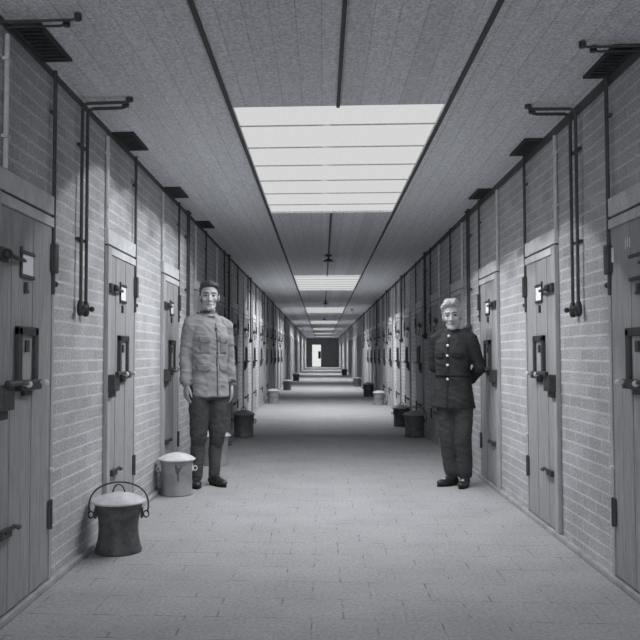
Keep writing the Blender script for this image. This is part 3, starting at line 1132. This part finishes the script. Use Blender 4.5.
    z0, z1 = spec['tunic'][0][0] + 0.012, sh - 0.01
    px = spec.get('placket_x', 0.0)
    patch('placket', lambda u, v: (px + 0.016 * (u - 0.5) * spec.get('placket_w', 1), z0 + (z1 - z0) * v), 2, 40, 0.004, spec['placket_mat'])
    for (x0, x1, za, zb) in spec['flaps']:
        patch('pocket_flap', lambda u, v: (x0 + (x1 - x0) * u, za + (zb - za) * v - (1 - v) * 0.016 * (1 - abs(2 * u - 1))), 8, 5, 0.009, spec['flap_mat'])
    for (x0, x1, za, zb) in spec.get('pockets', ()):
        patch('pocket', lambda u, v: (x0 + (x1 - x0) * u, za + (zb - za) * v), 8, 8, 0.005, spec['flap_mat2'])
    for z in spec['buttons']:
        pnt, n_ = hit(px, z)
        if pnt is not None:
            MB().ball(pnt + n_ * 0.006, (0.0125, 0.008, 0.0125), 2).build('button', spec['button_mat'], tunic, smooth=True)
    # collar
    cz = zc - 0.155 + spec.get('collar_dz', 0.0)
    co = MB()
    a0, b0 = 0.064, 0.066
    rings = [ellipse_ring(cz - 0.030, a0 + 0.030, b0 + 0.022, 0.016, 28, 2), ellipse_ring(cz - 0.005, a0 + 0.008, b0 + 0.006, 0.014, 28, 2), ellipse_ring(cz + 0.035, a0, b0, 0.012, 28, 2), ellipse_ring(cz + 0.036, a0 - 0.007, b0 - 0.007, 0.012, 28, 2), ellipse_ring(cz - 0.03, a0 - 0.004, b0 - 0.004, 0.014, 28, 2)]
    co.rings(rings, cap=False, closed=True)
    co.build('collar', spec['collar_mat'], tunic, smooth=True)
    # cuffs
    for nm in ('arm_r', 'arm_l'):
        E0, W0 = Vector(spec[nm][1]), Vector(spec[nm][2])
        dd = (W0 - E0).normalized()
        MB().tube([W0 - dd * 0.030, W0 - dd * 0.02, W0 + dd * 0.004, W0 + dd * 0.006], [0.049, 0.052, 0.051, 0.042], 20).build('cuff', spec['cuff_mat'], tunic, smooth=True)
    if spec.get('belt'):
        zb = spec['belt']
        lo = min(spec['tunic'], key=lambda r: abs(r[0] - zb))
        co = MB()
        rr = []
        for dz, off in ((-0.013, 0.004), (-0.011, 0.010), (0.011, 0.010), (0.013, 0.004), (0.0, -0.004)):
            rr.append(ellipse_ring(zb + dz, lo[1] + off, lo[2] + off, lo[3], 40))
        co.rings(rr, cap=False, closed=True)
        co.build('belt', spec['placket_mat'], tunic, smooth=True)
    # ---- puttees and boots
    for nm in ('leg_r', 'leg_l'):
        Lg = spec[nm]
        kn, an = Vector(Lg[1]), Vector(Lg[2])
        if spec.get('puttee'):
            pts, rr = [], []
            top = kn.lerp(an, spec['trouser_end'] - 0.14)
            bot = an + Vector((0, 0, -0.02))
            for q in range(33):
                f_ = q / 32
                pts.append(top.lerp(bot, f_) + Vector((0, 0.016 * math.sin(PI * min(1, f_ * 1.4)), 0)))
                rr.append((0.058 + 0.010 * math.sin(PI * min(1, f_ * 1.5))) * (1 - f_) + 0.050 * f_ + (0.0022 if q % 3 == 0 else 0))
            MB().tube(pts, rr, 24).build('puttee', M['puttee'], body, smooth=True)
        ty = spec['toe_' + nm[-1]]
        rz = Matrix.Rotation(ty, 4, 'Z')
        bs = spec.get('boot', 0.97)
        base = Matrix.Translation((an.x, an.y, 0)) @ rz @ Matrix.Diagonal((bs, bs * 1.04, bs, 1))
        sh_ = MB()
        sh_.ball((0, 0.035, 0.050), (0.040, 0.045, 0.045), 3)
        sh_.ball((0, -0.06, 0.045), (0.043, 0.09, 0.042), 3)
        sh_.ball((0, -0.125, 0.040), (0.049, 0.075, 0.034), 3)
        sh_.limb([(0, -0.015, 0.07), (0, 0.006, 0.125)], [0.048, 0.048], 14)
        sh_.limb([(0, -0.02, 0.085), (0, -0.10, 0.055)], [0.040, 0.032], 12)
        sh_.xf(base)
        bo = fuse(sh_, 0.006, 2)
        boot = link_mesh(bo, 'boot', M['leather'], body)
        out = []
        for k in range(28):
            t_ = 2 * PI * k / 28
            yy = -0.065 - 0.137 * math.sin(t_)
            wd = 0.046 if yy < -0.05 else 0.039
            out.append(Vector((wd * math.cos(t_), yy, 0)))
        so = MB()
        so.rings([[p + Vector((0, 0, 0.001)) for p in out], [p + Vector((0, 0, 0.018)) for p in out]])
        so.xf(base)
        so.build('sole', M['sole'], boot)
    tag(body, spec['label'], 'person')
    return body


def hair_short(hm, zc):
    hm.ball((0, 0.024, zc + 0.042), (0.077, 0.092, 0.088), 4)
    hm.ball((0, 0.045, zc + 0.000), (0.074, 0.070, 0.075), 4)
    hm.limb([(-0.055, -0.038, zc + 0.082), (0.0, -0.060, zc + 0.094), (0.055, -0.038, zc + 0.082)], [0.022, 0.024, 0.022], 10)
    for sx in (-1, 1):
        hm.limb([(sx * 0.066, -0.022, zc + 0.065), (sx * 0.070, -0.012, zc + 0.030), (sx * 0.071, -0.004, zc + 0.008)], [0.014, 0.010, 0.007], 8)


def hair_full(hm, zc):
    hm.ball((0, 0.026, zc + 0.044), (0.079, 0.094, 0.090), 4)
    hm.ball((0, 0.045, zc + 0.005), (0.075, 0.070, 0.075), 4)
    hm.limb([(-0.052, -0.045, zc + 0.090), (-0.02, -0.066, zc + 0.104), (0.03, -0.062, zc + 0.106), (0.054, -0.038, zc + 0.090)], [0.024, 0.027, 0.028, 0.024], 10)
    hm.limb([(-0.03, -0.02, zc + 0.116), (0.03, -0.01, zc + 0.118)], [0.030, 0.030], 10)
    for sx in (-1, 1):
        hm.limb([(sx * 0.068, -0.028, zc + 0.080), (sx * 0.071, -0.014, zc + 0.040), (sx * 0.071, -0.006, zc + 0.012)], [0.018, 0.012, 0.008], 8)


d_ = (0, 0, -1)
person({
    'H': 1.862, 'loc': (-1.025, 7.25, 0), 'yaw': R(31), 'head_yaw': R(-20), 'head_tilt': R(0), 'seed': 2.3,
    'skin': M['skin'], 'hair': hair_short, 'hair_mat': M['hair_dark'], 'shoulder_z': 1.478,
    'arm_r': [(-0.186, 0.012, 1.462), (-0.222, 0.040, 1.170), (-0.228, -0.010, 0.930)],
    'arm_l': [(0.174, 0.015, 1.440), (0.212, 0.050, 1.165), (0.218, 0.005, 0.925)],
    'hand_r': [(-0.230, -0.014, 0.920), (0.0, -0.05, -1), (0.1, -1, 0.05), (1, 0.1, 0), 0.185, 0.55],
    'hand_l': [(0.220, 0.001, 0.915), (0.0, -0.05, -1), (-0.1, -1, 0.05), (-1, 0.1, 0), 0.185, 0.55],
    'leg_r': [(-0.096, 0.0, 0.86), (-0.105, -0.012, 0.49), (-0.105, 0.03, 0.10)],
    'leg_l': [(0.080, 0.0, 0.86), (0.074, -0.020, 0.49), (0.058, 0.02, 0.10)],
    'toe_r': R(-22), 'toe_l': R(10), 'boot': 0.92,
    'hips': [(0.78, 0.158, 0.112), (0.90, 0.162, 0.118), (1.05, 0.150, 0.110)],
    'trouser_r': [0.094, 0.092, 0.079, 0.070, 0.060], 'trouser_end': 0.30, 'puttee': True,
    'trouser_mat': M['trouser_grey'],
    'tunic': [(0.805, 0.180, 0.142, 0.0), (0.90, 0.175, 0.136, 0.0), (1.02, 0.165, 0.126, 0.0), (1.10, 0.162, 0.122, 0.0), (1.22, 0.170, 0.126, 0.0), (1.33, 0.176, 0.124, 0.0), (1.42, 0.166, 0.108, 0.006), (1.495, 0.120, 0.086, 0.01), (1.555, 0.072, 0.070, 0.014)],
    'tunic_mat': M['tunic_pale'], 'placket_mat': M['tunic_edge'], 'placket_x': 0.022, 'placket_w': 0.7,
    'flap_mat': M['tunic_flap'], 'flap_mat2': M['tunic_flap'], 'cuff_mat': M['tunic_edge'], 'collar_mat': M['tunic_edge'],
    'flaps': [(-0.140, -0.040, 1.300, 1.345), (0.045, 0.135, 1.300, 1.345), (-0.150, -0.045, 1.045, 1.090), (0.045, 0.145, 1.045, 1.090)],
    'pockets': [(-0.132, -0.048, 1.195, 1.300), (0.052, 0.128, 1.195, 1.300)],
    'buttons': [1.42, 1.31, 1.20, 1.09], 'button_mat': M['tunic_edge'], 'fold': 0.011,
    'label': 'person in a pale buttoned tunic and dark trousers standing by the left wall',
})
person({
    'H': 1.695, 'loc': (1.190, 7.36, 0), 'yaw': R(-30), 'head_yaw': R(16), 'head_tilt': R(-4), 'seed': 5.1, 'hair_h': 0.030, 'head_scale': 1.08,
    'skin': M['skin_pale'], 'hair': hair_full, 'hair_mat': M['hair_pale'], 'shoulder_z': 1.355, 'sleeve': 0.95,
    'arm_r': [(-0.165, 0.012, 1.325), (-0.215, 0.085, 1.075), (-0.085, 0.190, 0.965)],
    'arm_l': [(0.162, 0.012, 1.325), (0.224, 0.075, 1.065), (0.095, 0.190, 0.960)],
    'hand_r': [(-0.080, 0.194, 0.960), (0.9, 0.15, -0.35), (0, 0.1, 1), (0.1, -1, 0), 0.175, 0.5],
    'hand_l': [(0.090, 0.222, 0.955), (-0.9, 0.15, -0.35), (0, 0.1, 1), (-0.1, -1, 0), 0.175, 0.4],
    'leg_r': [(-0.072, 0.0, 0.82), (-0.060, -0.012, 0.47), (-0.030, 0.03, 0.10)],
    'leg_l': [(0.088, 0.0, 0.82), (0.090, -0.010, 0.47), (0.094, 0.03, 0.10)],
    'toe_r': R(-24), 'toe_l': R(6),
    'hips': [(0.70, 0.150, 0.110), (0.86, 0.162, 0.120), (1.00, 0.150, 0.115)],
    'trouser_r': [0.090, 0.088, 0.077, 0.070, 0.066], 'trouser_end': 0.94, 'puttee': False,
    'trouser_mat': M['trouser_dark'],
    'tunic': [(0.705, 0.190, 0.150, 0.004), (0.80, 0.178, 0.140, 0.002), (0.92, 0.164, 0.126, 0.0), (1.00, 0.155, 0.118, 0.0), (1.08, 0.158, 0.119, 0.0), (1.20, 0.166, 0.122, 0.0), (1.295, 0.156, 0.108, 0.004), (1.365, 0.110, 0.085, 0.01), (1.415, 0.072, 0.072, 0.014)],
    'tunic_mat': M['uniform_dark'], 'placket_mat': M['uniform_trim'], 'placket_x': -0.005, 'placket_w': 1.0,
    'flap_mat': M['uniform_trim'], 'flap_mat2': M['uniform_dark'], 'cuff_mat': M['uniform_trim'], 'collar_mat': M['uniform_trim'],
    'flaps': [(-0.125, -0.040, 1.165, 1.205), (0.040, 0.125, 1.165, 1.205)],
    'pockets': [], 'belt': 1.00,
    'buttons': [1.350, 1.265, 1.175, 1.090, 0.965], 'button_mat': M['steel'], 'fold': 0.008,
    'boot': 0.88,
    'label': 'person with pale swept hair in a dark uniform standing by the right wall',
})

# ------------------------------------------------------------------ world, camera, colour
wd = bpy.data.worlds.new('World')
SC.world = wd
wd.use_nodes = True
wd.node_tree.nodes['Background'].inputs[0].default_value = (0.9, 0.95, 1.0, 1)
wd.node_tree.nodes['Background'].inputs[1].default_value = 0.3

PSI, TAU = 0.055, math.atan(0.0425)
cd = bpy.data.cameras.new('camera')
cam = bpy.data.objects.new('camera', cd)
COL.objects.link(cam)
cam.location = (0, 0, HCAM)
cam.rotation_euler = (PI / 2 + TAU, 0, PSI)
cd.sensor_width = 36
cd.lens = 800 / 640 * 36
cd.shift_x = (320 - 277.916) / 640
cd.clip_start = 0.02
cd.clip_end = 200
SC.camera = cam

SC.view_settings.view_transform = 'Standard'
SC.view_settings.look = 'None'
SC.view_settings.gamma = 1
SC.view_settings.exposure = 0.0
SC.view_settings.use_curve_mapping = False
